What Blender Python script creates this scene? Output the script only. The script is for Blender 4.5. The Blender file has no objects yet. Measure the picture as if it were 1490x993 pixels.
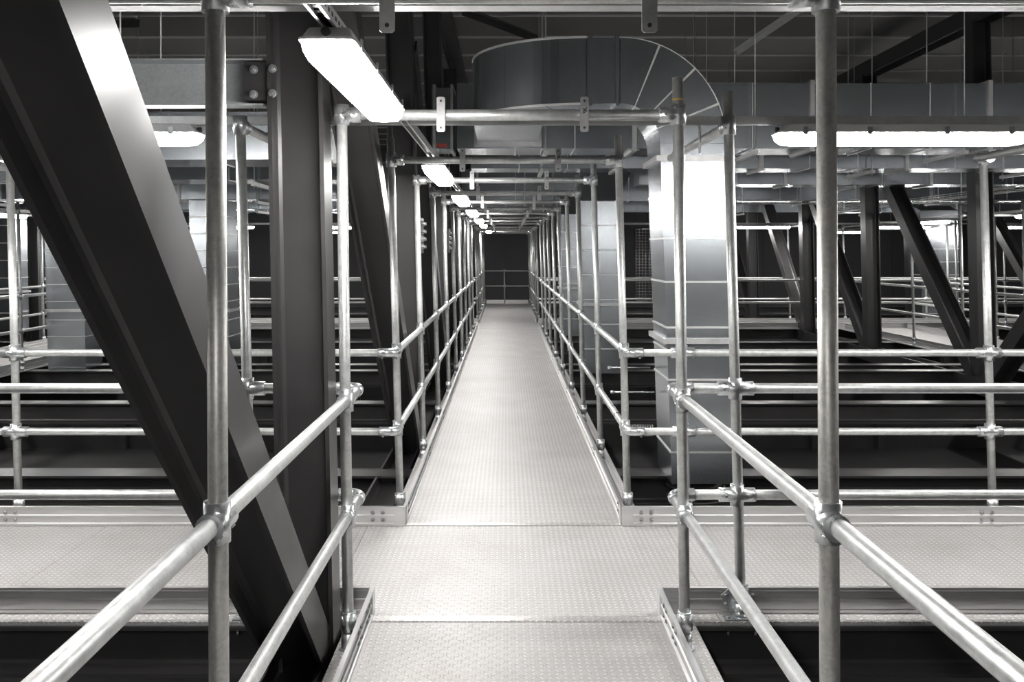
import bpy, math, random
from mathutils import Vector, Matrix
random.seed(7)
S = bpy.context.scene
COL = S.collection

# ------------------------------------------------------------------ camera, world, exposure
H = 1.757
cam_d = bpy.data.cameras.new('camera')
cam = bpy.data.objects.new('camera', cam_d); COL.objects.link(cam)
cam.location = (0, 0, H); cam.rotation_euler = (math.pi/2, 0, 0)
cam_d.sensor_width = 36.0; cam_d.lens = 36.0*1290/1490
cam_d.shift_x = 9/1490; cam_d.shift_y = -130.5/1490
cam_d.clip_start = 0.05; cam_d.clip_end = 200
S.camera = cam
w = bpy.data.worlds.new('world'); S.world = w; w.use_nodes = True
w.node_tree.nodes['Background'].inputs[0].default_value = (0.9, 0.95, 1.0, 1)
w.node_tree.nodes['Background'].inputs[1].default_value = 0.05
S.view_settings.view_transform = 'Standard'; S.view_settings.look = 'None'
S.view_settings.gamma = 1.0; S.view_settings.use_curve_mapping = False
S.view_settings.exposure = 0.9
LAMP_STRENGTH = 48.0

# ------------------------------------------------------------------ materials
def newmat(name):
    m = bpy.data.materials.new(name); m.use_nodes = True
    nt = m.node_tree
    return m, nt, nt.nodes['Principled BSDF']
def N(nt, t, **kw):
    n = nt.nodes.new(t)
    for k, v in kw.items(): setattr(n, k, v)
    return n
def ramp(nt, fac, stops):
    r = N(nt, 'ShaderNodeValToRGB')
    e = r.color_ramp.elements
    e[0].position, e[0].color = stops[0][0], (*stops[0][1], 1)
    e[1].position, e[1].color = stops[-1][0], (*stops[-1][1], 1)
    for p, c in stops[1:-1]:
        x = e.new(p); x.color = (*c, 1)
    nt.links.new(fac, r.inputs[0])
    return r
def g(v, t=(1, 1, 1)): return (v*t[0], v*t[1], v*t[2])
def metal(name, lo, hi, rough, metallic, scale=6, spangle=0.0, tint=(1, 1, 1), bump=0.0, stretch=(1, 1, 1), rvar=0.12):
    m, nt, b = newmat(name)
    geo = N(nt, 'ShaderNodeNewGeometry')
    mp = N(nt, 'ShaderNodeMapping'); mp.inputs['Scale'].default_value = stretch
    nt.links.new(geo.outputs['Position'], mp.inputs[0])
    nz = N(nt, 'ShaderNodeTexNoise'); nz.inputs['Scale'].default_value = scale
    nz.inputs['Detail'].default_value = 6; nz.inputs['Roughness'].default_value = 0.6
    nt.links.new(mp.outputs[0], nz.inputs['Vector'])
    fac = nz.outputs['Fac']
    if spangle > 0:
        vo = N(nt, 'ShaderNodeTexVoronoi'); vo.inputs['Scale'].default_value = 110
        nt.links.new(geo.outputs['Position'], vo.inputs['Vector'])
        mx = N(nt, 'ShaderNodeMix'); mx.data_type = 'FLOAT'
        mx.inputs[0].default_value = spangle
        nt.links.new(nz.outputs['Fac'], mx.inputs[2]); nt.links.new(vo.outputs['Color'], mx.inputs[3])
        fac = mx.outputs[0]
    r = ramp(nt, fac, [(0.32, g(lo, tint)), (0.68, g(hi, tint))])
    nt.links.new(r.outputs[0], b.inputs['Base Color'])
    rr = N(nt, 'ShaderNodeMapRange')
    rr.inputs['To Min'].default_value = rough - rvar; rr.inputs['To Max'].default_value = rough + rvar
    nt.links.new(fac, rr.inputs['Value']); nt.links.new(rr.outputs[0], b.inputs['Roughness'])
    b.inputs['Metallic'].default_value = metallic
    if bump:
        bp = N(nt, 'ShaderNodeBump'); bp.inputs['Strength'].default_value = bump; bp.inputs['Distance'].default_value = 0.002
        nt.links.new(fac, bp.inputs['Height']); nt.links.new(bp.outputs[0], b.inputs['Normal'])
    return m
M = {}
M['tube'] = metal('galvanised_tube', .44, .64, .40, .68, 22, .15, (.98, 1, .99), .15)
M['tube_dull'] = metal('weathered_galvanised_tube', .34, .56, .44, .6, 26, .2, (1, 1, .95), .3, (1, 1, .35))
M['fitting'] = metal('zinc_plated_fitting', .56, .66, .30, .85, 30, 0, (.97, 1, 1.02), 0)
M['sheet'] = metal('galvanised_sheet', .50, .62, .25, .97, 2.2, .35, (.93, .985, 1.04), 0, (1, 1, 1), .025)
M['seam'] = metal('lit_folded_seam', .66, .74, .35, .45, 8)  # paler than the sheet: light caught on the folded edges, put into the colour
M['strut'] = metal('galvanised_strut', .50, .64, .40, .55, 12, .15)
M['beam_galv'] = metal('hot_dip_galvanised_beam', .46, .60, .5, .4, 9, .3, (.96, 1, 1.03))
M['toe'] = metal('extruded_aluminium', .58, .68, .33, .85, 5, 0, (1, 1, 1), 0, (.3, .3, 4))
M['steel'] = metal('charcoal_painted_steel', .034, .047, .36, 0, 2.5, 0, (1, .955, .97), .06)
M['steel'].node_tree.nodes['Principled BSDF'].inputs['Specular IOR Level'].default_value = .55
M['roof'] = metal('dark_roof_sheet', .13, .16, .6, 0, 1.5, 0, (1, .96, .95))
M['slab'] = metal('dark_ceiling_board', .022, .034, .75, 0, .8, 0, (1, .97, 1))
M['wall'] = metal('dark_wall_board', .085, .105, .7, 0, .7, 0, (1, .98, 1.02))
M['trim'] = metal('roof_joint_strip', .55, .62, .45, .3, 5)
M['grey_plastic'] = metal('grey_plastic_housing', .50, .55, .5, 0, 5)
M['black'] = metal('black_rubber', .012, .018, .5, 0, 8)
M['ink'] = metal('black_marker_ink', .01, .012, .6, 0, 8)
M['yellow'] = metal('yellow_paint_mark', .55, .6, .5, 0, 8, 0, (1, .72, .1))
M['red'] = metal('red_label', .5, .55, .5, 0, 8, 0, (1, .15, .12))
M['plate'] = metal('dull_zinc_plate', .26, .38, .42, .7, 14, .1)
M['bolt'] = metal('dull_bolt_steel', .30, .38, .35, .9, 20)
M['wire'] = metal('zinc_wire', .6, .7, .3, .9, 20)
m, nt, b = newmat('lit_lens'); M['lens'] = m
b.inputs['Base Color'].default_value = (.9, .9, .88, 1)
b.inputs['Emission Color'].default_value = (1.0, .98, .955, 1)
b.inputs['Emission Strength'].default_value = LAMP_STRENGTH

def tread(name, metallic, rough, gain):
    m, nt, b = newmat(name)
    L = nt.links.new
    geo = N(nt, 'ShaderNodeNewGeometry')
    sep = N(nt, 'ShaderNodeSeparateXYZ'); L(geo.outputs['Position'], sep.inputs[0])
    def mt(op, a, c=None, d=None):
        n = N(nt, 'ShaderNodeMath', operation=op)
        for i, v in enumerate((a, c, d)):
            if v is None: continue
            if isinstance(v, (int, float)): n.inputs[i].default_value = v
            else: L(v, n.inputs[i])
        return n.outputs[0]
    a = 1/.033
    u = mt('MULTIPLY', sep.outputs[0], a); v = mt('MULTIPLY', sep.outputs[1], a)
    par = mt('MODULO', mt('ADD', mt('ADD', mt('FLOOR', u), mt('FLOOR', v)), 2000), 2)
    sg = mt('SUBTRACT', mt('MULTIPLY', par, 2), 1)
    fu = mt('SUBTRACT', mt('FRACT', u), .5); fv = mt('MULTIPLY', mt('SUBTRACT', mt('FRACT', v), .5), sg)
    p = mt('MULTIPLY', mt('ADD', fu, fv), .707/.46); q = mt('MULTIPLY', mt('SUBTRACT', fu, fv), .707/.16)
    d = mt('SQRT', mt('ADD', mt('MULTIPLY', p, p), mt('MULTIPLY', q, q)))
    mr = N(nt, 'ShaderNodeMapRange'); mr.interpolation_type = 'SMOOTHSTEP'
    mr.inputs['From Min'].default_value = 1.1; mr.inputs['From Max'].default_value = .6
    L(d, mr.inputs['Value'])
    bp = N(nt, 'ShaderNodeBump'); bp.inputs['Strength'].default_value = 1.0; bp.inputs['Distance'].default_value = .006
    L(mr.outputs[0], bp.inputs['Height']); L(bp.outputs[0], b.inputs['Normal'])
    nz = N(nt, 'ShaderNodeTexNoise'); nz.inputs['Scale'].default_value = 1.6; nz.inputs['Detail'].default_value = 8
    nz.inputs['Roughness'].default_value = .65
    L(geo.outputs['Position'], nz.inputs['Vector'])
    r = ramp(nt, nz.outputs['Fac'], [(.3, tuple(c*gain for c in (.55, .53, .515))), (.5, tuple(c*gain for c in (.61, .595, .585))), (.72, tuple(c*gain for c in (.66, .65, .645)))])
    L(r.outputs[0], b.inputs['Base Color'])
    mxc = N(nt, 'ShaderNodeMix'); mxc.data_type = 'RGBA'; mxc.blend_type = 'MULTIPLY'; mxc.inputs[0].default_value = 1
    wr = ramp(nt, mr.outputs[0], [(0, (.86, .86, .86)), (1, (1.35, 1.35, 1.35))])
    L(r.outputs[0], mxc.inputs[6]); L(wr.outputs[0], mxc.inputs[7]); L(mxc.outputs[2], b.inputs['Base Color'])
    b.inputs['Metallic'].default_value = metallic; b.inputs['Roughness'].default_value = rough
    return m
M['tread'] = tread('tread_plate', .30, .50, .82)
M['nosing'] = tread('worn_tread_nosing', .7, .34, 1.15)

# ------------------------------------------------------------------ mesh helpers
class MB:
    def __init__(s): s.v = []; s.f = []; s.sm = []
    def add(s, vs, fs, smooth=False):
        o = len(s.v); s.v += [tuple(p) for p in vs]
        for f in fs: s.f.append(tuple(i+o for i in f)); s.sm.append(smooth)
        return s
    def box(s, x0, x1, y0, y1, z0, z1):
        vs = [(x, y, z) for z in (z0, z1) for y in (y0, y1) for x in (x0, x1)]
        return s.add(vs, [(0, 2, 3, 1), (4, 5, 7, 6), (0, 1, 5, 4), (2, 6, 7, 3), (0, 4, 6, 2), (1, 3, 7, 5)])
    def hexa(s, vs):
        return s.add(vs, [(0, 2, 3, 1), (4, 5, 7, 6), (0, 1, 5, 4), (2, 6, 7, 3), (0, 4, 6, 2), (1, 3, 7, 5)])
    def cyl(s, p0, p1, r, n=16, r1=None, caps=True):
        p0 = Vector(p0); p1 = Vector(p1); d = (p1-p0).normalized()
        a = d.orthogonal().normalized(); b = d.cross(a)
        r1 = r if r1 is None else r1
        vs = []
        for p, rr in ((p0, r), (p1, r1)):
            for i in range(n):
                t = 2*math.pi*i/n
                vs.append(p + a*(math.cos(t)*rr) + b*(math.sin(t)*rr))
        s.add(vs, [(i, (i+1) % n, n+(i+1) % n, n+i) for i in range(n)], True)
        if caps:
            o = len(s.v)-2*n
            s.f.append(tuple(o+i for i in reversed(range(n)))); s.sm.append(False)
            s.f.append(tuple(o+n+i for i in range(n))); s.sm.append(False)
        return s
    def sweep(s, pts, r, n=12, caps=True):
        pts = [Vector(p) for p in pts]; m = len(pts)
        ref = None; vs = []
        for k, p in enumerate(pts):
            d = (pts[min(k+1, m-1)]-pts[max(k-1, 0)]).normalized()
            if ref is None: ref = d.orthogonal().normalized()
            a = (ref - d*ref.dot(d)).normalized(); b = d.cross(a); ref = a
            for i in range(n):
                t = 2*math.pi*i/n
                vs.append(p + a*(math.cos(t)*r) + b*(math.sin(t)*r))
        fs = [(k*n+i, k*n+(i+1) % n, (k+1)*n+(i+1) % n, (k+1)*n+i) for k in range(m-1) for i in range(n)]
        s.add(vs, fs, True)
        if caps:
            o = len(s.v)-m*n
            s.f.append(tuple(o+i for i in reversed(range(n)))); s.sm.append(False)
            s.f.append(tuple(o+(m-1)*n+i for i in range(n))); s.sm.append(False)
        return s
    def extr(s, prof, a0, a1, fn):
        # prof: closed 2D outline (counter-clockwise); fn(u, v, a) -> xyz
        n = len(prof)
        vs = [fn(u, v, a0) for u, v in prof]+[fn(u, v, a1) for u, v in prof]
        fs = [(i, (i+1) % n, n+(i+1) % n, n+i) for i in range(n)]
        fs += [tuple(reversed(range(n))), tuple(range(n, 2*n))]
        return s.add(vs, fs)
    def lean(s, k, z0=1.1):
        s.v = [(x+k*(z0-z), y, z) for x, y, z in s.v]; return s
    def mesh(s, name, mat, off=(0, 0, 0), recalc=False):
        me = bpy.data.meshes.new(name)
        me.from_pydata([(x-off[0], y-off[1], z-off[2]) for x, y, z in s.v], [], s.f)
        me.polygons.foreach_set('use_smooth', s.sm)
        if recalc:
            import bmesh
            bm = bmesh.new(); bm.from_mesh(me); bmesh.ops.recalc_face_normals(bm, faces=bm.faces); bm.to_mesh(me); bm.free()
        me.materials.append(M[mat]); me.update()
        return me
def wloc(o):
    p = Vector((0, 0, 0))
    while o is not None: p += o.location; o = o.parent
    return p
def obj(name, mb, mat, parent=None, recalc=False, loc=None):
    off = wloc(parent) if parent else Vector((0, 0, 0))
    if parent is None and loc is not None: off = Vector(loc)
    o = bpy.data.objects.new(name, mb.mesh(name, mat, off, recalc)); COL.objects.link(o)
    if parent is not None: o.parent = parent
    elif loc is not None: o.location = loc
    return o
def thing(name, label, cat, loc=(0, 0, 0), group=None):
    o = bpy.data.objects.new(name, None); COL.objects.link(o); o.location = loc
    o.empty_display_size = .1
    return tag(o, label, cat, group)
def tag(o, label, cat, group=None):
    o['label'] = label; o['category'] = cat
    if group: o['group'] = group
    return o
def struct(o, label=None):
    o['kind'] = 'structure'
    if label: o['label'] = label
    return o
MESHES = {}
def inst(name, key, build, mat, parent, loc, rot=None):
    """a small repeated piece sharing its mesh data"""
    if key not in MESHES: MESHES[key] = build().mesh(name, mat)
    o = bpy.data.objects.new(name, MESHES[key]); COL.objects.link(o)
    o.parent = parent; o.location = Vector(loc)-wloc(parent)
    if rot is not None: o.rotation_euler = rot
    return o
ORD = ['first', 'second', 'third', 'fourth', 'fifth', 'sixth', 'seventh', 'eighth', 'ninth', 'tenth', 'eleventh', 'twelfth',
       'thirteenth', 'fourteenth', 'fifteenth', 'sixteenth', 'seventeenth', 'eighteenth', 'nineteenth', 'twentieth']
def bolt_head():
    b = MB(); b.cyl((0, 0, 0), (0, -.004, 0), .011, 12); b.cyl((0, -.004, 0), (0, -.011, 0), .0075, 6); return b
def dome_head():
    b = MB(); b.cyl((0, 0, 0), (0, -.003, 0), .013, 12, .012); b.cyl((0, -.003, 0), (0, -.008, 0), .011, 12, .005); return b
FY = None                                   # bolt facing -Y
FXP = (0, 0, math.pi/2)                     # bolt facing +X
FXM = (0, 0, -math.pi/2)                    # bolt facing -X
FYP = (0, 0, math.pi)                       # bolt facing +Y
FZ = (-math.pi/2, 0, 0)

# ------------------------------------------------------------------ layout constants
PL, PR = -.71, .778                         # post lines of the central walkway
TL, TR = -.64, .74                         # inner faces of its toe boards
DL, DR = -.75, .89                         # deck edges
ZR, ZM, ZC = 1.10, .59, 2.36                # hand rail, mid rail, portal crossbar
C1F, C1B = 4.25, 5.74                       # rails of the near cross walkway
C2F, C2B = 20.25, 21.75                     # rails of the far cross walkway
YEND = 29.8
R = .0242
def lean_at(y): return .006 if y < 3 else (.013 if y < 4.1 else .026)

# ------------------------------------------------------------------ room shell
X0, X1, Y0, Y1, ZF, ZT = -17, 17, -7, 33.5, -.95, 5.6
fl = struct(obj('floor', MB().box(X0, X1, Y0, Y1, ZF-.12, ZF), 'slab'))
for i, y in enumerate([k*2.4-6 for k in range(16)]):
    obj('floor_board', MB().box(X0+.1, X1-.1, y+.02, y+2.38, ZF, ZF+.02), 'slab', fl)
ce = struct(obj('ceiling', MB().box(X0, X1, Y0, Y1, ZT+.08, ZT+.2), 'roof'))
y = 14.4-1.45*14
while y < Y1-1.4:
    obj('roof_panel', MB().box(X0, X1, y+.03, y+1.42, ZT, ZT+.08), 'roof', ce)
    obj('joint_strip', MB().box(X0, X1, y-.03, y+.03, ZT-.025, ZT+.08), 'trim', ce)
    y += 1.45
wb = struct(obj('wall_back', MB().box(X0, X1, Y1, Y1+.2, ZF, ZT+.2), 'wall'))
for k in range(14):
    x = X0+k*2.43
    obj('wall_panel', MB().box(x+.01, x+2.42, Y1-.03, Y1, ZF, ZT), 'wall', wb)
struct(obj('wall_left', MB().box(X0-.2, X0, Y0, Y1, ZF, ZT+.2), 'wall'))
struct(obj('wall_right', MB().box(X1, X1+.2, Y0, Y1, ZF, ZT+.2), 'wall'))
struct(obj('wall_front', MB().box(X0, X1, Y0-.2, Y0, ZF, ZT+.2), 'wall'))

# ------------------------------------------------------------------ dark steel: beams below the decks
def h_prof(h, b, tw, tf):
    # outline of an H section in (u across the depth h, v across the flange width b)
    H2, B2, t = h/2, b/2, tw/2
    return [(-H2, -B2), (-H2+tf, -B2), (-H2+tf, -t), (H2-tf, -t), (H2-tf, -B2), (H2, -B2),
            (H2, B2), (H2-tf, B2), (H2-tf, t), (-H2+tf, t), (-H2+tf, B2), (-H2, B2)]
def h_member(name, label, cat, p0, p1, udir, h, b, tf=.018, tw=.012, group=None, k=0.0):
    """H-section between p0 and p1; udir is the direction across its depth. Parts: web and two flanges"""
    p0 = Vector(p0); p1 = Vector(p1); a = (p1-p0).normalized()
    u = Vector(udir).normalized(); v = a.cross(u).normalized()
    t = thing(name, label, cat, p0, group)
    def slab(nm, u0, u1, v0, v1):
        vs = [p+u*uu+v*vv for p in (p0, p1) for vv in (v0, v1) for uu in (u0, u1)]
        mb = MB().hexa(vs)
        if k: mb.lean(k)
        obj(nm, mb, 'steel', t, True)
    slab('flange', -h/2, -h/2+tf, -b/2, b/2)
    slab('flange', h/2-tf, h/2, -b/2, b/2)
    slab('web', -h/2+tf, h/2-tf, -tw/2, tw/2)
    # root fillets where web meets flange
    mb = MB()
    for su in (-1, 1):
        for sv in (-1, 1):
            e = .022
            q = [p0+u*(su*(h/2-tf))+v*(sv*tw/2), p0+u*(su*(h/2-tf))+v*(sv*(tw/2+e)), p0+u*(su*(h/2-tf-e))+v*(sv*tw/2),
                 p0+u*(su*(h/2-tf-e*.3))+v*(sv*(tw/2+e*.3))]
            vs = [q[0], q[1], q[3], q[2]]
            vs = vs+[p+(p1-p0) for p in vs]
            mb.add(vs, [(0, 1, 2, 3), (4, 7, 6, 5), (0, 4, 5, 1), (1, 5, 6, 2), (2, 6, 7, 3), (3, 7, 4, 0)])
    if k: mb.lean(k)
    obj('root_fillet', mb, 'steel', t, True)
    return t
ys_beam = [0.75, 4.30, 5.80, 7.12, 10.45, 13.25, 13.95, 17.4, 20.5, 21.6, 24.9, 28.4]
nm_beam = ['under the walkway nearest the camera', 'under the front edge of the near cross walkway', 'under the back edge of the near cross walkway',
           'just behind the near cross walkway', 'second row behind the near cross walkway', 'in front of the close pair behind the second row',
           'third row behind the near cross walkway', 'fourth row behind the near cross walkway', 'under the front of the far cross walkway',
           'under the back of the far cross walkway', 'first row beyond the far cross walkway', 'below the end of the central walkway']
for y, nm in zip(ys_beam, nm_beam):
    h_member('floor_beam', 'charcoal steel beam running across, '+nm, 'beam', (X0+.3, y, -.14), (X1-.3, y, -.14), (0, 0, 1), .24, .22)
for y, nm in ((8.7, 'below the first beam row'), (12.1, 'below the second beam row'), (15.6, 'below the third beam row'), (19.2, 'below the fourth beam row')):
    t = thing('shade_girder', 'dark girder shape standing in for shadow on the void floor, '+nm, 'girder', (0, y, ZF))  # dark upright added where shadow lies between the beam rows
    obj('web', MB().box(X0+.3, X1-.3, y-.02, y+.02, ZF, -.42), 'steel', t)
    obj('flange', MB().box(X0+.3, X1-.3, y-.1, y+.1, -.42, -.395), 'steel', t)
    for x in (-9.5, -5.2, -2.6, 2.6, 4.2, 5.1, 9.5):
        obj('stiffener', MB().box(x-.05, x+.05, y-.09, y-.02, ZF+.02, -.42), 'steel', t)

# left truss beside the walkway
XC, HT, BT = -.907, .245, .175
col_y = [4.01, 8.15, 12.1, 16.05, 20.0, 24.0, 28.0]
for i, y in enumerate(col_y):
    k = .020 if i == 0 else .026
    t = h_member('steel_column', 'charcoal H-section column left of the central walkway, %s from the camera' % ORD[i], 'column',
                 (XC, y, -.2), (XC, y, 5.06), (1, 0, 0), HT, BT, k=k)
    if i > 0:
        gx = XC+HT/2+.03*1
    nmd = 'large charcoal diagonal brace in the left foreground beside the walkway' if i == 0 else \
        'charcoal diagonal brace left of the walkway, rising from the %s column' % ORD[i]
    y0 = y-.12
    L_ = 4.5 if i == 0 else 3.8
    h_member('diagonal_brace', nmd, 'brace', (XC, y0+.12, -.12), (XC, y0+.12-L_, -.12+L_), (1, 0, 0), HT, BT, k=.004 if i == 0 else .02)
chd = h_member('bottom_chord', 'charcoal trough-shaped chord along the left of the walkway', 'beam', (XC, -3, -.11), (XC, 31, -.11), (1, 0, 0), HT, .17)
h_member('top_chord', 'charcoal chord under the roof above the left columns', 'beam', (XC, -3, 5.15), (XC, 31, 5.15), (1, 0, 0), HT, .2)
# bolted splice plates on the second column
for y, z, nm in ((8.15, 1.9, 'second'), (12.1, 1.9, 'third')):
    g_ = tag(obj('splice_plate', MB().box(XC+HT/2, XC+HT/2+.02, y-.16, y+.10, z-.16, z+.16), 'steel', None, False, (XC+HT/2, y, z)),
             'bolted charcoal splice plate on the %s left column' % nm, 'plate')
    for dy in (-.11, -.05, .05):
        for dz in (-.1, -.03, .04, .11):
            inst('bolt', 'big_bolt', lambda: MB().cyl((0, 0, 0), (0, -.01, 0), .022, 10).cyl((0, -.01, 0), (0, -.03, 0), .015, 6), 'fitting', g_, (XC+HT/2+.02, y+dy, z+dz), FXP)
# right truss
XR = 6.8
cr = [8.3, 12.65, 16.5, 20.0, 24.4]
for i, y in enumerate(cr):
    h_member('steel_column', 'charcoal column of the right-hand truss, %s from the camera' % ORD[i], 'column', (XR, y, -.2), (XR, y, 5.02), (1, 0, 0), .26, .24, k=.02)
for i, y in enumerate(cr[1:]):
    h_member('diagonal_brace', 'charcoal brace of the right-hand truss leaning away from its %s column' % ORD[i+1], 'brace',
             (XR, y+.05, -.1), (XR, y+3.4, 3.45), (1, 0, 0), .26, .22, k=.02)
h_member('diagonal_brace', 'charcoal brace of the right-hand truss leaning toward the camera at the right edge', 'brace', (XR, 12.4, -.1), (XR, 9.75, 2.5), (1, 0, 0), .26, .22)
h_member('bottom_chord', 'charcoal bottom chord of the right-hand truss', 'beam', (XR, 2, -.145), (XR, 31, -.145), (1, 0, 0), .28, .24)
h_member('top_chord', 'charcoal top chord of the right-hand truss under the roof', 'beam', (XR, 2, 5.15), (XR, 31, 5.15), (1, 0, 0), .28, .26)
# columns far left and right
for x, y, nm in ((-9.35, 17.6, 'beyond the left side walkway'), (-9.35, 25, 'at the far left before the back wall'), (10.9, 17.0, 'beyond the right side walkway'),
                 (11.2, 24.5, 'at the far right before the back wall'), (5.0, 30.2, 'against the back wall right of the walkway')):
    h_member('steel_column', 'charcoal column '+nm, 'column', (x, y, -.3), (x, y, ZT), (1, 0, 0), .26, .24, k=.02)
h_member('diagonal_brace', 'charcoal brace in the far right behind the side walkway', 'brace', (10.9, 17.2, -.1), (10.9, 21.2, 3.9), (1, 0, 0), .24, .2)
# roof bracing angles
def bar(name, label, cat, p0, p1, w_, mat):
    p0 = Vector(p0); p1 = Vector(p1); a = (p1-p0).normalized(); u = a.cross(Vector((0, 0, 1))).normalized(); v = u.cross(a)
    mb = MB()
    mb.hexa([p+u*uu+v*vv for p in (p0, p1) for vv in (0, .008) for uu in (-w_/2, w_/2)])
    mb.hexa([p+u*uu+v*vv for p in (p0, p1) for vv in (-w_, 0) for uu in (-w_/2, -w_/2+.008)])
    return tag(obj(name, mb, mat, None, True, p0), label, cat)
bar('roof_brace', 'thin angle brace under the roof right of the duct elbow', 'brace', (4.1, 15.9, 5.35), (4.5, 13.2, 5.5), .09, 'trim')
bar('roof_brace', 'dark thin angle brace under the roof at upper left', 'brace', (-8.2, 14.5, 5.5), (-5.0, 12.0, 4.9), .1, 'steel')
bar('roof_brace', 'dark angle brace under the roof behind the duct elbow', 'brace', (-.6, 12.9, 5.3), (1.6, 16.8, 5.45), .1, 'steel')
# ------------------------------------------------------------------ decks
def deck(name, label, x0, x1, y0, y1, splits, axis):
    t = thing(name, label, 'deck', ((x0+x1)/2, (y0+y1)/2, -.04))
    c = [(y0 if axis == 'y' else x0)]+list(splits)+[(y1 if axis == 'y' else x1)]
    for a, b_ in zip(c[:-1], c[1:]):
        g_ = .0015
        mb = MB()
        if axis == 'y': mb.box(x0, x1, a+g_, b_-g_, -.006, 0)
        else: mb.box(a+g_, b_-g_, y0, y1, -.006, 0)
        obj('deck_panel', mb, 'tread', t)
        for e in (0, 1):
            if axis == 'y':
                xe = (x0, x1-.03)[e]; mb = MB().box(xe, xe+.03, a+g_, b_-g_, -.018, -.006)
            else:
                ye = (y0, y1-.03)[e]; mb = MB().box(a+g_, b_-g_, ye, ye+.03, -.018, -.006)
            obj('edge_angle', mb, 'strut', t)
    return t
d0 = deck('walkway_deck', 'light grey tread plate deck in the foreground before the cross walkway', DL, DR, -6, C1F-.055, [-1.5, 1.4], 'y')
d1 = deck('walkway_deck', 'light grey tread plate deck of the near cross walkway', -9.5, 9.8, C1F-.05, 5.665, [-6.5, -4.2, -2.55, -.88, 1.02, 2.9, 4.6, 7], 'x')
d2 = deck('walkway_deck', 'long light grey tread plate deck leading to the back wall', DL, DR, 5.67, C2F-.05, [8.6, 11.5, 14.4, 17.3], 'y')
d3 = deck('walkway_deck', 'light grey tread plate deck of the far cross walkway', -15, 15, C2F-.045, C2B+.05, [-12, -9, -6, -3, -.8, .95, 3, 6, 9, 12], 'x')
d4 = deck('walkway_deck', 'last stretch of light grey deck before the back wall', DL, DR, C2B+.055, YEND+.1, [24.5, 27], 'y')
d5 = deck('walkway_deck', 'light grey deck of the right side walkway', 7.6, 9.2, 5.9, C2F-.05, [8, 10, 13, 16], 'y')
d6 = deck('walkway_deck', 'light grey deck of the left side walkway', -8.7, -7.1, 5.9, C2F-.05, [8, 10, 13, 16], 'y')
for xa, xb in ((-6.5, DL-.002), (DR+.002, 6.5)):
    obj('ledge_panel', MB().box(xa, xb, 5.666, C1B+.06, -.006, 0), 'tread', d1)
# bright nosing strips where decks meet
for t, y in ((d1, C1F-.045), (d2, 5.672), (d3, C2F-.04)):
    xa, xb = (TL-.0, TR+.0)
    mb = MB().box(xa, xb, y, y+.055, 0, .004)
    obj('nosing_strip', mb, 'nosing', t)

# ------------------------------------------------------------------ toe boards
TP = [(-.004, 0), (.018, 0), (.018, .014), (.012, .016), (.012, .050), (.018, .053), (.018, .066), (.012, .069), (.012, .104), (.018, .110), (.018, .122), (-.002, .122),
      (-.002, .110), (.008, .108), (.008, .069), (.0, .066), (.0, .055), (.008, .052), (.008, .018), (-.004, .014)]
# (u outward from the walked side, v up)
def toe_board(label, axis, face, out, a0, a1, bolts=(), ends=(True, True)):
    """axis 'y': runs along Y with inner face at x=face, thickness toward out(+1/-1)"""
    if axis == 'y':
        fn = lambda u, v, a: (face+out*u, a, .003+v); loc = (face, a0, 0)
    else:
        fn = lambda u, v, a: (a, face+out*u, .003+v); loc = (a0, face, 0)
    t = thing('toe_board', label, 'toe board', loc)
    # break at joints
    obj('profile', MB().extr(TP, a0, a1, fn), 'toe', t, True)
    for a, e in ((a0, ends[0]), (a1, ends[1])):
        if not e: continue
        s = 1 if a == a0 else -1
        lo, hi = sorted((a, a+s*.075))
        pr = [(-.0045, 0), (.010, 0), (.010, .1225), (-.0045, .1225)]
        obj('corner_plate', MB().extr(pr, lo, hi, fn), 'toe', t, True)
    for a in bolts:
        for da in (-.032, .032):
            for z in (.038, .085):
                if axis == 'y': inst('bolt', 'dome', dome_head, 'bolt', t, (face+out*.007, a+da, z), FXP if out < 0 else FXM)
                else: inst('bolt', 'dome', dome_head, 'bolt', t, (a+da, face+out*.007, z), FY if out > 0 else FYP)
    return t
MAIN = [2.157, 3.92]
FARP = [5.86+1.66*k for k in range(9)]
ENDP = [22.0+1.56*k for k in range(6)]
CX = [-5.1, -3.17, -1.24, 1.10, 3.08, 5.0]
YT1 = 4.315
toe_board('aluminium toe board along the left edge of the foreground deck', 'y', TL, -1, -5, YT1, [.4, 2.157, 3.92, 4.15], (False, True))
toe_board('aluminium toe board along the right edge of the foreground deck', 'y', TR, 1, -5, YT1, [.4, 2.157, 3.92, 4.15], (False, True))
toe_board('ribbed toe board seen from behind at the front left of the near cross walkway', 'x', YT1, -1, -6.5, TL-.024, [-3.17, -1.24, -.78], (False, True))
toe_board('ribbed toe board seen from behind at the front right of the near cross walkway', 'x', YT1, -1, TR+.024, 6.5, [.9, 1.10, 3.08, 5], (True, False))
toe_board('ribbed toe board at the back left of the near cross walkway', 'x', 5.665, 1, -6.5, TL, [-3.17, -1.24, -.82], (False, True))
toe_board('ribbed toe board at the back right of the near cross walkway', 'x', 5.665, 1, TR, 6.5, [.90, 1.15, 3.08, 5.], (True, False))
toe_board('long toe board on the left edge of the receding walkway', 'y', TL, -1, 5.69, C2F, FARP[:6]+[5.76], (True, False))
toe_board('long toe board on the right edge of the receding walkway', 'y', TR, 1, 5.69, C2F, FARP[:6]+[5.76], (True, False))
toe_board('toe board on the left edge of the last walkway stretch', 'y', TL, -1, C2B, YEND, (), (False, False))
toe_board('toe board on the right edge of the last walkway stretch', 'y', TR, 1, C2B, YEND, (), (False, False))
toe_board('toe board across the far end of the walkway', 'x', YEND, 1, TL, TR, (), (False, False))
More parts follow.
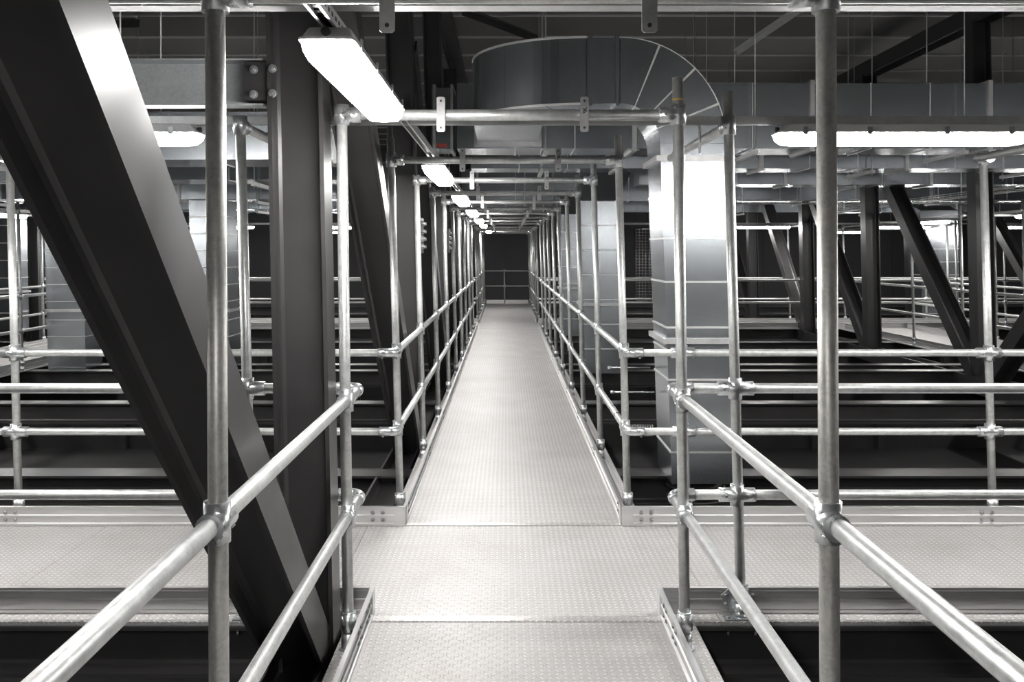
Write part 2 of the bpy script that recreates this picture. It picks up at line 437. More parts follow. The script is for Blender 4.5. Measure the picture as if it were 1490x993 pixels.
for (xa, xb, sd) in ((-15, TL-.05, 'left'), (TR+.05, 15, 'right')):
    toe_board('toe board at the front %s of the far cross walkway' % sd, 'x', C2F+.06, -1, xa, xb, (), (False, False))
    toe_board('toe board at the back %s of the far cross walkway' % sd, 'x', C2B-.06, 1, xa, xb, (), (False, False))
for x, o, l in ((7.72, -1, 'inner edge of the right'), (9.12, 1, 'outer edge of the right'), (-7.18, 1, 'inner edge of the left'), (-8.58, -1, 'outer edge of the left')):
    toe_board('toe board along the %s side walkway' % l, 'y', x, o, 7, C2F-.1, [c for c in (10, 12, 14, 16) if abs(x) < 8], (False, False))

# ------------------------------------------------------------------ tube portal frames
def sleeve(p0, p1, r=0.034, n=16): return MB().cyl(p0, p1, r, n)
def post_base(t, x, y, near, face):
    b_ = MB().cyl((x, y, .085), (x, y, .16), .0345, 18).cyl((x, y, .16), (x, y, .166), .0345, 18, .028)
    obj('base_collar', b_, 'fitting', t)
    obj('base_socket', MB().cyl((x, y, .008), (x, y, .072), .031, 18).cyl((x, y, .001), (x, y, .008), .042, 16), 'fitting', t)
def hanger_plate(t, x, y, ang, marks=False):
    """flat drilled plate U-bolted to a crossbar; ang 0: the bar runs along X"""
    root = Vector((x, y, 0))
    def P(u, v, z): return (x+u, y+v, z) if ang == 0 else (x+v, y+u, z)
    w2 = .0185; y0 = -.0245-.007
    prof = [(-w2, ZC-.072), (-w2+.006, ZC-.078), (w2-.006, ZC-.078), (w2, ZC-.072), (w2, ZC+.070), (w2-.006, ZC+.076), (-w2+.006, ZC+.076), (-w2, ZC+.070)]
    pl = obj('hanger_plate', MB().extr(prof, y0, y0+.006, lambda u, v, a: P(u, a, v)), 'plate', t, True)
    ub = [P(-.03, -.018, ZC+.02), P(-.031, 0, ZC+.015), P(-.03, .02, ZC+.012), P(0, .034, ZC+.012), P(.03, .02, ZC+.012), P(.031, 0, ZC+.015), P(.03, -.018, ZC+.02)]
    obj('clamp_band', MB().sweep(ub, .004, 6), 'fitting', pl)
    for z in (ZC-.060, ZC+.058):
        a = P(0, y0-.0008, z); c = P(0, y0+.001, z)
        obj('bolt_hole', MB().cyl(a, c, .0055, 10), 'black', pl)
    if marks:
        # hand-written digits 2 and 6
        for k, st in enumerate(([(-.008, .016), (-.004, .021), (0, .018), (-.003, .008), (-.008, -.002), (-.002, .001), (.002, .004)],
                                [(.010, .026), (.004, .018), (.002, .010), (.005, .006), (.010, .009), (.009, .014), (.003, .012)])):
            mb = MB().sweep([P(u, y0-.001, ZC+.004+v) for u, v in st], .0022, 5)
            obj('marker_digit', mb, 'ink', pl)
def portal(label, pts, zt, axis, near=True, plates=(), marks=(), group=None, mat='tube', stubs=(0, 0), cross_ext=(0, 0), kk=None, crossbar=True, rails=True):
    """pts: two (x, y) at rail height. axis 'x': crossbar along X"""
    (xa, ya), (xb, yb) = pts
    k = lean_at(ya) if kk is None else kk
    t = thing('portal_frame', label, 'frame', (((xa+xb)/2), (ya+yb)/2, 0), group)
    n = 20 if near else 10
    Xat = lambda x, z: x+k*(1.1-z)
    for i, (x, y) in enumerate(pts):
        top = zt+.045+stubs[i]
        obj('post', MB().cyl((Xat(x, .0), y, .002), (Xat(x, top), y, top), R, n), mat, t)
        post_base(t, Xat(x, .05), y, near, 0)
        if stubs[i] > .03 and near:
            obj('open_tube_end', MB().cyl((Xat(x, top), y, top), (Xat(x, top), y, top+.0006), R-.004, 14), 'black', t)
        d = (1 if i == 0 else -1)
        X_ = Xat(x, zt)
        mb = MB().cyl((Xat(x, zt-.045), y, zt-.045), (Xat(x, zt+.045), y, zt+.045), 0.034, n)
        if axis == 'x': mb.cyl((X_, y, zt), (X_+d*.085, y, zt), 0.034, n)
        else: mb.cyl((X_, y, zt), (X_, y+d*.085, zt), 0.034, n)
        fo = obj('tee_fitting', mb, 'fitting', t)
        if near:
            q = (X_+d*.06, y-.031, zt) if axis == 'x' else (X_-.031, y+d*.06, zt)
            obj('set_screw', MB().cyl(q, (q[0], q[1]-.006, q[2]) if axis == 'x' else (q[0]-.006, q[1], q[2]), .006, 8), 'fitting', fo)
    if axis == 'x':
        e0, e1 = cross_ext
        obj('crossbar', MB().cyl((Xat(xa, zt)-e0, ya, zt), (Xat(xb, zt)+e1, yb, zt), R, n), mat if e0 == 0 else 'tube', t)
        for j, px in enumerate(plates): hanger_plate(t, px, ya, 0, j in marks)
    else:
        obj('crossbar', MB().cyl((Xat(xa, zt), ya, zt), (Xat(xa, zt), yb, zt), R, n), mat, t)
        for px in plates: hanger_plate(t, Xat(xa, zt), px, 1)
    return t
PLX = (-.285, .345)
portal('weathered tube portal frame framing the view, nearest the camera', ((PL+.010, 2.157), (PR+.008, 2.157)), ZC+.024, 'x', True, PLX, (), mat='tube_dull', cross_ext=(1.2, 1.6))
portal('galvanised tube portal frame where the foreground deck meets the cross walkway', ((PL, 3.92), (PR, 3.92)), ZC, 'x', True, PLX, (1,), stubs=(0, .12))
obj('paint_mark', MB().cyl((PR-.013*1.37, 3.92, 2.425), (PR-.013*1.37, 3.92, 2.43), R+.0006, 20), 'yellow', bpy.data.objects['portal_frame.001'])
for i, y in enumerate(FARP):
    portal('galvanised tube portal frame over the receding walkway, %s past the near crossing' % ORD[i], ((PL-.015, y), (PR, y)), ZC, 'x', i < 4, PLX, (1,) if i < 3 else (),
           stubs=((.10, .12), (0.0, .13), (.02, .14), (.08, .09))[i % 4])
for i, y in enumerate(ENDP):
    portal('galvanised tube portal frame near the walkway end, %s past the far crossing' % ORD[i], ((PL-.02, y), (PR+.01, y)), ZC, 'x', False, PLX if i < 3 else (), ())
def cnm(x): return {-5.1: 'far out on the left', -3.17: 'at the left edge of the picture', -1.24: 'left of the first column', 1.10: 'right of the foreground deck',
                    3.08: 'at the right edge of the picture', 5.0: 'far out on the right'}[x]
for x in CX:
    portal('tube portal frame spanning the near cross walkway %s' % cnm(x), ((x, C1F), (x+(.045 if x > 0 else -.01), C1B)), ZC, 'y', True, (4.75,) if x > 0 else (5.0,), (),
           stubs=(.12 if x > 0 else .0, .0))
for i, x in enumerate([-12.6, -10.6, -8.9, -7.5, -4.9, -2.7, 2.6, 4.6, 6.95, 8.3, 10.3, 11.4, 13.2]):
    portal('small tube portal frame over the far cross walkway, %s from the left' % ORD[i], ((x, C2F), (x, C2B)), ZC, 'y', False, (), stubs=(.1, 0))
for i, y in enumerate([9.5, 11.3, 13.0, 14.8, 16.6, 18.4]):
    portal('small tube portal frame over the right side walkway, %s from the camera' % ORD[i], ((7.62, y), (9.18, y)), ZC, 'x', False, (), stubs=(.12, 0))
    portal('small tube portal frame over the left side walkway, %s from the camera' % ORD[i], ((-8.68, y), (-7.12, y)), ZC, 'x', False, (), stubs=(0, .08))

# ------------------------------------------------------------------ guard rails
def guardrail(label, path, clamps, near=True, lean=None, cat='guard rail'):
    """path: list of (x, y); corners become elbows. clamps: list of (x, y, axis, half length)"""
    t = thing('guardrail', label, cat, (path[0][0], path[0][1], 0))
    n = 18 if near else 10
    rb = .055
    for z, nm in ((ZR, 'hand_rail'), (ZM, 'mid_rail')):
        P = [Vector((x+(.026*(ZR-z)*.6), y, z)) for x, y in path]
        for i in range(len(P)-1):
            a, b_ = P[i], P[i+1]; d = (b_-a).normalized()
            a2 = a+d*rb if i > 0 else a
            b2 = b_-d*rb if i < len(P)-2 else b_
            obj(nm, MB().cyl(a2, b2, R, n), 'tube', t)
        for i in range(1, len(P)-1):
            c = P[i]; d0 = (P[i-1]-c).normalized(); d1 = (P[i+1]-c).normalized()
            pts = [c+d0*(rb+.05), c+d0*rb]
            ctr = c+d0*rb+d1*rb
            for q in range(1, 8):
                th = math.pi/2*q/8
                pts.append(ctr-d1*(rb*math.cos(th))-d0*(rb*math.sin(th)))
            pts += [c+d1*rb, c+d1*(rb+.05)]
            e = obj('elbow_fitting', MB().sweep(pts, .0305, n), 'fitting', t)
            if near:
                for dd in (d0, d1):
                    q = c+dd*(rb+.03)-Vector((0, 0, .030))
                    obj('set_screw', MB().cyl(q, q-Vector((0, 0, .007)), .007, 8), 'fitting', e)
        for x, y, ax, hl in clamps:
            dx = .026*(ZR-z)*.6
            mb = MB().cyl((x+dx, y, z-.05), (x+dx, y, z+.05), .0325, n)
            if ax == 'y': mb.cyl((x+dx, y-hl, z), (x+dx, y+hl, z), 0.034, n)
            else: mb.cyl((x+dx-hl, y, z), (x+dx+hl, y, z), 0.034, n)
            f = obj('clamp_fitting', mb, 'fitting', t)
            if near:
                sc = [(-hl*.7, 0), (hl*.7, 0)]
                for s_, _ in sc:
                    if ax == 'x':
                        q = Vector((x+dx+s_, y-.031, z)); obj('set_screw', MB().cyl(q, q+Vector((0, -.006, 0)), .0065, 8), 'fitting', f)
                    else:
                        sx = 1 if x < 0 else -1
                        q = Vector((x+dx+sx*.022, y+s_, z-.022)); obj('set_screw', MB().cyl(q, q+Vector((sx*.005, 0, -.005)), .0065, 8), 'fitting', f)
    return t
hw = .062
guardrail('thick hand rail in the left foreground turning left along the cross walkway',
          [(PL+.006, -1.2), (PL+.006, C1F), (-7, C1F)], [(PL+.008, 2.157, 'y', hw), (PL+.004, 3.92, 'y', hw), (-1.24, C1F, 'x', .085), (-3.17, C1F, 'x', .085)])
guardrail('thick hand rail in the right foreground turning right along the cross walkway',
          [(PR+.012, -1.2), (PR+.012, C1F), (7.5, C1F)], [(PR+.006, 2.157, 'y', hw), (PR+.006, 3.92, 'y', hw), (1.10, C1F, 'x', .085), (3.08, C1F, 'x', .085)])
guardrail('guard rail left of the receding walkway, its near end turning left behind the cross walkway',
          [(-7, C1B), (PL-.01, C1B), (PL-.01, C2F), (-15, C2F)], [(PL-.012, y, 'y', .05) for y in FARP]+[(-1.25, C1B, 'x', .075), (-3.18, C1B, 'x', .075)]+
          [(x, C2F, 'x', .06) for x in (-12.6, -10.6, -8.9, -7.5, -4.9, -2.7)])
rr_ = guardrail('guard rail right of the receding walkway, its near end turning right behind the cross walkway',
          [(7.5, C1B), (PR+.005, C1B), (PR+.005, C2F), (15, C2F)], [(PR+.003, y, 'y', .05) for y in FARP]+[(1.145, C1B, 'x', .075), (3.125, C1B, 'x', .075)]+
          [(x, C2F, 'x', .06) for x in (2.6, 4.6, 6.95, 10.3, 11.4, 13.2)])
for yy in (6.28, 6.55):
    obj('cable_tie', MB().cyl((PR+.013, yy-.004, ZM), (PR+.013, yy+.004, ZM), R+.003, 14).cyl((PR+.013, yy, ZM+.024), (PR+.05, yy, ZM+.032), .003, 6), 'black', rr_)
guardrail('guard rail behind the far cross walkway running on left to the walkway end', [(-15, C2B), (PL-.02, C2B), (PL-.02, YEND)],
          [(PL-.02, y, 'y', .05) for y in ENDP]+[(x, C2B, 'x', .06) for x in (-12.6, -10.6, -8.9, -7.5, -4.9, -2.7)], False)
guardrail('guard rail behind the far cross walkway running on right to the walkway end', [(15, C2B), (PR+.01, C2B), (PR+.01, YEND)],
          [(PR+.01, y, 'y', .05) for y in ENDP]+[(x, C2B, 'x', .06) for x in (2.6, 4.6, 6.95, 8.3, 10.3, 11.4, 13.2)], False)
t = guardrail('short guard rail closing the far end of the walkway', [(PL-.02, YEND), (PR+.01, YEND)], [(-.05, YEND, 'x', .05)], False)
obj('post', MB().cyl((-.04, YEND, 0), (-.05, YEND, ZR), R, 10), 'tube', t)
for x, l in ((7.62, 'inner side of the right'), (9.18, 'outer side of the right'), (-7.12, 'inner side of the left'), (-8.68, 'outer side of the left')):
    guardrail('guard rail on the %s side walkway' % l, [(x, 7.0), (x, C2F-.35)], [(x, y, 'y', .05) for y in (9.5, 11.3, 13.0, 14.8, 16.6, 18.4)], False)

# ------------------------------------------------------------------ palm brackets under the corner posts
for x, nm in ((1.10+.026, 'right'), (-1.24+.026, 'left')):
    t = thing('post_bracket', 'zinc bolted bracket at the foot of the %s cross walkway post' % nm, 'bracket', (x, C1F, 0))
    pr = [(-.07, .035), (-.055, .028), (.055, .028), (.07, .035), (.085, .095), (.05, .125), (-.05, .125), (-.085, .095)]
    obj('side_plate', MB().extr(pr, C1F+.034, C1F+.040, lambda u, v, a: (x+u, a, v)), 'fitting', t, True)
    obj('base_plate', MB().box(x-.085, x+.085, C1F-.045, C1F+.035, .0005, .0085), 'fitting', t)
    for dx in (-.065, .065):
        for z in (.05, .095): inst('bolt', 'hexb', bolt_head, 'fitting', t, (x+dx, C1F+.034, z))
        inst('bolt', 'hexu', lambda: MB().cyl((0, 0, .009), (0, 0, .018), .011, 6), 'fitting', t, (x+dx, C1F-.02, 0))
        inst('bolt_end', 'hexd', lambda: MB().cyl((0, 0, -.045), (0, 0, -.018), .011, 6).cyl((0, 0, -.075), (0, 0, -.055), .006, 8), 'fitting', t, (x+dx, C1F-.02, 0))

# ------------------------------------------------------------------ strut channels
def strut(label, p0, p1, h=.041):
    p0 = Vector(p0); p1 = Vector(p1); a = (p1-p0).normalized(); u = Vector((0, 0, 1)).cross(a).normalized()
    prof = [(-.0205, 0), (-.0205, h), (.0205, h), (.0205, 0), (.012, 0), (.012, .003), (.0175, .003), (.0175, h-.003), (-.0175, h-.003), (-.0175, .003), (-.012, .003), (-.012, 0)]
    L = (p1-p0).length
    t = thing('strut_channel', label, 'channel', p0)
    obj('channel', MB().extr(prof, 0, L, lambda q, v, s_: p0+a*s_+u*q+Vector((0, 0, v))), 'strut', t, True)
    k = 0
    while .1+k*.05 < min(L, 2.2) and k < 40:
        c = p0+a*(.1+k*.05)+Vector((0, 0, h/2))
        mb = MB().box(c.x-(.0212 if abs(a.y) > .5 else .012), c.x+(.0212 if abs(a.y) > .5 else .012),
                      c.y-(.012 if abs(a.y) > .5 else .0212), c.y+(.012 if abs(a.y) > .5 else .0212), c.z-.006, c.z+.006)
        obj('slot', mb, 'black', t); k += 1
    return t
ZS = ZC+R+.008
XL_ = -.50
strut('galvanised slotted channel above the nearest walkway lamp', (XL_, 2.2, ZS), (XL_, 5.95, ZS))
strut('galvanised channel above the lamps of the receding walkway', (XL_, 6.0, ZS), (XL_, 20, ZS))
strut('long galvanised channel carrying the lamps of the near cross walkway', (-9.3, 4.45, ZS), (9.3, 4.45, ZS))
strut('galvanised channel above the lamp of the last walkway stretch', (XL_, 22.0, ZS), (XL_, 29.7, ZS))
strut('thin galvanised channel along the far cross walkway left', (-14, 21, ZS), (-1.2, 21, ZS))
strut('thin galvanised channel along the far cross walkway right', (1.2, 21, ZS), (14, 21, ZS))
strut('galvanised channel above the right side walkway', (8.4, -1, ZS), (8.4, 19, ZS))
strut('galvanised channel above the left side walkway', (-7.9, 7.0, ZS), (-7.9, 19, ZS))
strut('galvanised channel left of the near cross walkway', (-7.9, -1, ZS), (-7.9, 6.2, ZS))

# ------------------------------------------------------------------ batten lamps
def lamp(label, c, ang, L=1.27, near=True):
    """weatherproof batten light hanging under a channel; c is the centre at channel underside"""
    t = thing('batten_light', label, 'lamp', (c[0], c[1], c[2]-.1), 'batten lights under the channels')
    def place(mb):
        if ang: mb.v = [(c[0]+y_, c[1]+x_, c[2]+z_) for x_, y_, z_ in mb.v]
        else: mb.v = [(c[0]+x_, c[1]+y_, c[2]+z_) for x_, y_, z_ in mb.v]
        return mb
    def loft(rings):
        mb = MB(); n = len(rings[0]); vs = [p for r_ in rings for p in r_]
        fs = [(k*n+i, k*n+(i+1) % n, (k+1)*n+(i+1) % n, (k+1)*n+i) for k in range(len(rings)-1) for i in range(n)]
        fs += [tuple(reversed(range(n))), tuple((len(rings)-1)*n+i for i in range(n))]
        return mb.add(vs, fs)
    def rr(w2, l2, z, cr):
        pts = []
        for (sx, sy, a0) in ((1, 1, 0), (-1, 1, 90), (-1, -1, 180), (1, -1, 270)):
            for k in range(4):
                a = math.radians(a0+30*k)
                pts.append((sx*(w2-cr)+math.cos(a)*cr, sy*(l2-cr)+math.sin(a)*cr, z))
        return pts
    h = L/2
    obj('housing', place(loft([rr(.079, h, -.047, .025), rr(.079, h, -.040, .025), rr(.073, h-.008, -.038, .025), rr(.060, h-.045, -.004, .02), rr(.05, h-.06, 0, .02)])), 'grey_plastic', t, True)
    obj('lens', place(loft([rr(.040, h-.07, -.102, .03), rr(.058, h-.035, -.096, .03), rr(.068, h-.012, -.075, .025), rr(.074, h-.004, -.047, .025)])), 'lens', t, True)
    if near:
        for yy in (-h*.8, -h*.3, h*.3, h*.8):
            for s_ in (-1, 1):
                obj('clip', place(MB().box(min(s_*.079, s_*.084), max(s_*.079, s_*.084), yy-.012, yy+.012, -.058, -.02)), 'fitting', t)
        for s_ in (-1, 1):
            obj('cable_gland', place(MB().cyl((0, s_*(h-.022), -.024), (0, s_*(h-.004), -.024), .013, 12)), 'black', t)
    return t
zl = ZS
lamp('brightly lit batten lamp at upper left, nearest over the walkway', (XL_, 3.085, zl), 0)
lamp('added fill lamp over the walkway behind the camera', (XL_, -.4, zl), 0)  # this and the next are unseen lamps added for fill light
lamp('added fill lamp over the rear of the walkway behind the camera', (XL_, -3.6, zl), 0)
for i, k in enumerate((0, 2, 4, 6, 8)):
    lamp('batten lamp over the receding walkway, %s past the near crossing' % ORD[i], (XL_, FARP[k]+.83 if k < 8 else 19.82, zl), 0, 1.27, i < 2)
lamp('batten lamp over the last walkway stretch before the wall', (XL_, 25.9, zl), 0, 1.27, False)
lamp('long lit batten lamp at upper right over the cross walkway', (1.985, 4.45, zl), 1)
lamp('batten lamp partly behind the big diagonal brace at left', (-2.16, 4.45, zl), 1)
for x, nm in ((-8.3, 'far beyond the left edge'), (8.3, 'far beyond the right edge')):  # these and the next pair: out-of-view lamps added to raise the ambient level
    lamp('added fill lamp over the near cross walkway '+nm, (x, 4.45, zl), 1, 1.27, False)
lamp('added fill lamp over the cross walkway beyond the left edge', (-4.13, 4.45, zl), 1, 1.27, False)
lamp('added fill lamp over the cross walkway beyond the right edge', (4.04, 4.45, zl), 1, 1.27, False)
for x, nm in ((-11.4, 'at the far left edge'), (-6.6, 'between the brace and the first column'), (-3.9, 'just right of the first column'), (6.1, 'right of the tall duct'), (9.4, 'beyond the right truss'), (12.2, 'at the far right edge')):
    lamp('small lit batten lamp over the far cross walkway '+nm, (x, 21, zl), 1, 1.27, False)
for i, y in enumerate((.5, 3.2, 7.8, 10.4, 13.9, 17.5)):  # the nearer lamps of each row are unseen, added as ambient fill
    lamp('small lit batten lamp in the fill-extended row over the right side walkway, %s from the camera' % ORD[i], (8.4, y, zl), 0, 1.27, False)
    lamp('small lit batten lamp in the fill-extended row over the left side walkway, %s from the camera' % ORD[i], (-7.9, y, zl), 0, 1.27, False)
for x, y, nm in ((5.2, 26.0, 'in front of the back wall right of the walkway'), (-5.5, 26.5, 'in front of the back wall left of the walkway'), (10.5, 26.5, 'in front of the back wall at far right'), (-10.8, 26, 'in front of the back wall at far left')):  # extra lamps put in to brighten the back wall
    lamp('added batten fill lamp '+nm, (x, y, zl), 1, 1.27, False)
    strut('thin channel holding the added lamp '+nm, (x-1.2, y, zl), (x+1.2, y, zl))
    tt = thing('lamp_hanger', 'pair of rods holding the added lamp '+nm, 'rod', (x, y, zl))
    for dx in (-1, 1): obj('rod', MB().cyl((x+dx, y, zl+.04), (x+dx, y, ZT), .006, 6), 'strut', tt)

# ------------------------------------------------------------------ ducts
def ring(x0, x1, y0, y1, z0, z1, axis, w_=.03):
    """flange frame standing proud of a duct; axis is the duct's direction and the given range on it the thickness"""
    mb = MB(); e = w_
    if axis == 'z':
        mb.box(x0-e, x1+e, y0-e, y0, z0, z1).box(x0-e, x1+e, y1, y1+e, z0, z1).box(x0-e, x0, y0, y1, z0, z1).box(x1, x1+e, y0, y1, z0, z1)
    elif axis == 'x':
        mb.box(x0, x1, y0-e, y0, z0-e, z1+e).box(x0, x1, y1, y1+e, z0-e, z1+e).box(x0, x1, y0, y1, z0-e, z0).box(x0, x1, y0, y1, z1, z1+e)
    else:
        mb.box(x0-e, x0, y0, y1, z0-e, z1+e).box(x1, x1+e, y0, y1, z0-e, z1+e).box(x0, x1, y0, y1, z0-e, z0).box(x0, x1, y0, y1, z1, z1+e)
    return mb
def riser(t, x0, x1, y0, y1, zs, flanges, k):
    for a, b_ in zip(zs[:-1], zs[1:]):
        obj('duct_panel', MB().box(x0, x1, y0, y1, a+.004, b_-.004).lean(k), 'sheet', t)
    for z in zs[1:-1]:
        obj('seam', ring(x0, x1, y0, y1, z-.007, z+.007, 'z', .006).lean(k), 'seam', t)
    for z in flanges:
        f = obj('flange', ring(x0, x1, y0, y1, z-.02, z+.02, 'z', .035).lean(k), 'strut', t)
        for sx in (x0-.02, x1+.02):
            obj('bolt', MB().cyl((sx+k*(1.1-z), y0-.02, z-.045), (sx+k*(1.1-z), y0-.02, z+.045), .008, 8), 'fitting', f)
def run_x(t, x0, x1, y0, y1, z0, z1, step, flange_every, off=0.0):
    x = x0; i = 0
    while x < x1-.01:
        xe = min(x+step, x1)
        obj('duct_panel', MB().box(x+.003, xe-.003, y0, y1, z0, z1), 'sheet', t)
        if i > 0:
            if i % flange_every == 0:
                f = obj('flange', ring(x-.022, x+.022, y0, y1, z0, z1, 'x', .03), 'strut', t)
                obj('corner_bolt', MB().cyl((x-.05, y0-.015, z0-.015), (x+.05, y0-.015, z0-.015), .009, 8), 'fitting', f)
            else: obj('seam', ring(x-.006, x+.006, y0, y1, z0, z1, 'x', .005), 'seam', t)
        x = xe; i += 1
# the big duct: riser, elbow, bend, tail
t = thing('ventilation_duct', 'big galvanised duct rising beside the walkway and curving over it', 'duct', (1.5, 6.9, .02))
KD = .035
rx0, rx1, ry0, ry1 = 1.20, 1.69, 6.6, 7.2
zE = 2.56; ri = .30; ro = ri+(rx1-rx0)
lx = KD*(1.1-zE)
ex = rx0+lx-ri                           # elbow centre x
riser(t, rx0, rx1, ry0, ry1, [.02, .26, .80, 1.02, 1.19, 1.53, 1.855, 2.18, zE-.11], [1.09], KD)
obj('duct_panel', MB().hexa([(x+KD*(1.1-z), y, z) for z in (zE-.11, zE) for y in (ry0, ry1) for x in (rx0, rx1)]), 'sheet', t)
f = obj('flange', ring(rx0, rx1, ry0, ry1, zE-.13, zE-.09, 'z', .035).lean(KD), 'strut', t)
oc = obj('outlet_collar', MB().cyl((1.475, 6.9, -.16), (1.475, 6.9, .02), .20, 28), 'black', t)
for zz in (-.06, -.15):
    obj('collar_ring', MB().sweep([(1.475+.215*math.cos(a_*math.pi/14), 6.9+.215*math.sin(a_*math.pi/14), zz) for a_ in range(29)], .012, 8, False), 'black', oc)
def arc_seg(c, r0, r1, a0, a1, lo, hi, plane, n=4):
    """segment of a rectangular bend. plane 'xz': c=(x,z), lo/hi along y; 'xy': c=(x,y), lo/hi along z"""
    mb = MB(); vs = []
    for k in range(n+1):
        a = a0+(a1-a0)*k/n
        for r_ in (r0, r1):
            u, v = c[0]+r_*math.cos(a), c[1]+r_*math.sin(a)
            for h in (lo, hi): vs.append((u, h, v) if plane == 'xz' else (u, v, h))
    fs = []
    for k in range(n):
        o = k*4; p = o+4
        fs += [(o, o+1, p+1, p), (o+2, p+2, p+3, o+3), (o, p, p+2, o+2), (o+1, o+3, p+3, p+1)]
    fs += [(0, 2, 3, 1), (n*4, n*4+1, n*4+3, n*4+2)]
    mb.add(vs, fs)
    return mb
segs = [0, 22, 45, 68, 90]
for a, b_ in zip(segs[:-1], segs[1:]):
    obj('elbow_segment', arc_seg((ex, zE), ri, ro, math.radians(a+.3), math.radians(b_-.3), ry0, ry1, 'xz'), 'sheet', t, True)
for a in segs[1:-1]:
    obj('seam', arc_seg((ex, zE), ri-.004, ro+.004, math.radians(a-.6), math.radians(a+.6), ry0-.005, ry1+.005, 'xz', 1), 'seam', t, True)
# curved lip along the outer edge of the elbow
obj('edge_lip', arc_seg((ex, zE), ro, ro+.007, 0, math.pi/2, ry0-.004, ry0+.012, 'xz', 16), 'seam', t, True)
zt0, zt1 = zE+ri, zE+ro
bx = .60                                 # start of horizontal bend
obj('duct_panel', MB().box(bx+.001, ex-.002, ry0, ry1, zt0, zt1), 'sheet', t)
for x in (ex-.02, bx+.03):
    obj('flange', ring(x-.012, x+.012, ry0, ry1, zt0, zt1, 'x', .02), 'sheet', t)
bri, bro = .28, .88
bc = (bx, ry0+bro)
segs = [180, 203, 226, 248, 270]
for a, b_ in zip(segs[:-1], segs[1:]):
    obj('bend_segment', arc_seg(bc, bri, bro, math.radians(a+.2), math.radians(b_-.2), zt0, zt1, 'xy', 5), 'sheet', t, True)
for a in segs[1:-1]:
    obj('seam', arc_seg(bc, bri-.003, bro+.003, math.radians(a-.3), math.radians(a+.3), zt0-.004, zt1+.004, 'xy', 1), 'sheet', t, True)
obj('edge_lip', arc_seg(bc, bro-.002, bro+.006, math.pi, math.pi*1.5, zt0-.012, zt0+.004, 'xy', 18), 'seam', t, True)
obj('edge_lip', arc_seg(bc, bro-.002, bro+.006, math.pi, math.pi*1.5, zt1-.004, zt1+.012, 'xy', 18), 'seam', t, True)
obj('duct_panel', MB().box(bx-bro, bx-bri, bc[1]+.005, 8.93, zt0, zt1), 'sheet', t)
obj('flange', ring(bx-bro, bx-bri, 8.93, 8.97, zt0, zt1, 'y', .04), 'strut', t)
obj('tape_label', MB().box(-.03, .12, 8.85, 8.9, zt0-.0015, zt0), 'grey_plastic', t)
# ducts running across the hall
def cross_duct(label, short, x0, x1, y0, y1, z0, z1, step=.62, fe=3, hang=True, rod_step=2.1):
    t = thing('ventilation_duct', label, 'duct', ((x0+x1)/2, y0, z0))
    run_x(t, x0, x1, y0, y1, z0, z1, step, fe)
    x = x0+.9; i = 0
    while hang and x < x1:
        h_ = thing('duct_hanger', 'threaded rod hanger, %s from the left on the %s' % (ORD[i], short), 'hanger', (x, y0, z0-.05), 'hangers of the '+short)
        obj('channel', MB().box(x-.02, x+.02, y0-.14, y1+.14, z0-.042-.031, z0-.031), 'strut', h_)
        for yy in (y0-.09, y1+.09):
            obj('rod', MB().cyl((x, yy, z0-.1), (x, yy, ZT), .006, 6), 'strut', h_)
            obj('nut', MB().cyl((x, yy, z0-.03), (x, yy, z0-.012), .014, 6), 'fitting', h_)
        x += rod_step; i += 1
cross_duct('large galvanised duct crossing above the walkway behind the curved duct', 'duct behind the curved duct', -.50, 12, 8.985, 9.6, 2.80, 3.46, .60, 3)
cross_duct('bright galvanised duct crossing at upper left behind the lamp', 'upper left duct', -12, -1.12, 6.3, 6.85, 2.41, 2.75, .9, 3)
cross_duct('galvanised duct crossing at left between the bright one and the risers', 'middle left duct', -12, -1.45, 9.6, 10.2, 2.53, 3.1, .9, 3)
cross_duct('galvanised duct crossing at left, the farthest row', 'far left duct', -14, -1.4, 16.9, 17.4, 2.56, 3.2, .9, 3)
cross_duct('galvanised duct crossing overhead, second behind the curved duct', 'second overhead duct', -.45, 13, 11.35, 11.95, 2.82, 3.3, .62, 3)
cross_duct('galvanised duct crossing at left, second row', 'second left duct', -13, -1.4, 13.3, 13.9, 2.54, 3.1, .9, 3)
cross_duct('galvanised duct crossing overhead, third behind the curved duct', 'third overhead duct', -15, 15, 18.75, 19.1, 2.82, 3.5, .8, 3, True, 2.9)
cross_duct('galvanised duct crossing overhead before the back wall', 'overhead duct by the back wall', -15, 15, 23.6, 24.2, 2.80, 3.4, 1.0, 3, True, 3.4)
cross_duct('upper galvanised duct high at the right under the roof', 'high right duct', 2.2, 14, 14.6, 15.2, 2.86, 3.6, .8, 3, True, 2.6)
def plain_riser(label, x0, x1, y0, y1, zs, fl, k=.03, top=None):
    t = thing('ventilation_duct', label, 'duct', (x0, y0, zs[0]))
    riser(t, x0, x1, y0, y1, zs, fl, k)
    if top:
        za = zs[-1]; lk = k*(1.1-za)
        vs = [(x+lk, y, za) for y in (y0, y1) for x in (x0, x1)]+[(x, y, top[4]) for y in (top[2], top[3]) for x in (top[0], top[1])]
        obj('transition_hood', MB().hexa(vs), 'sheet', t, True)
    return t
def zr(a, b_, n): return [a+(b_-a)*i/n for i in range(n+1)]
plain_riser('galvanised riser duct behind the right rail, second from the camera', 1.06, 1.60, 12.3, 12.85, zr(.06, 2.46, 7), [1.02], .03, (1.0, 1.7, 11.95, 12.7, 2.85))
plain_riser('galvanised riser duct behind the right rail, third from the camera', 1.08, 1.60, 17.7, 18.25, zr(.06, 2.5, 7), [1.02], .03, (1.05, 1.65, 18.2, 18.75, 2.9))
plain_riser('square galvanised riser duct at the left beside the side walkway', -6.95, -6.38, 13.4, 13.95, zr(-.03, .72, 3)+zr(1.0, 2.535, 6), [.86], .03)
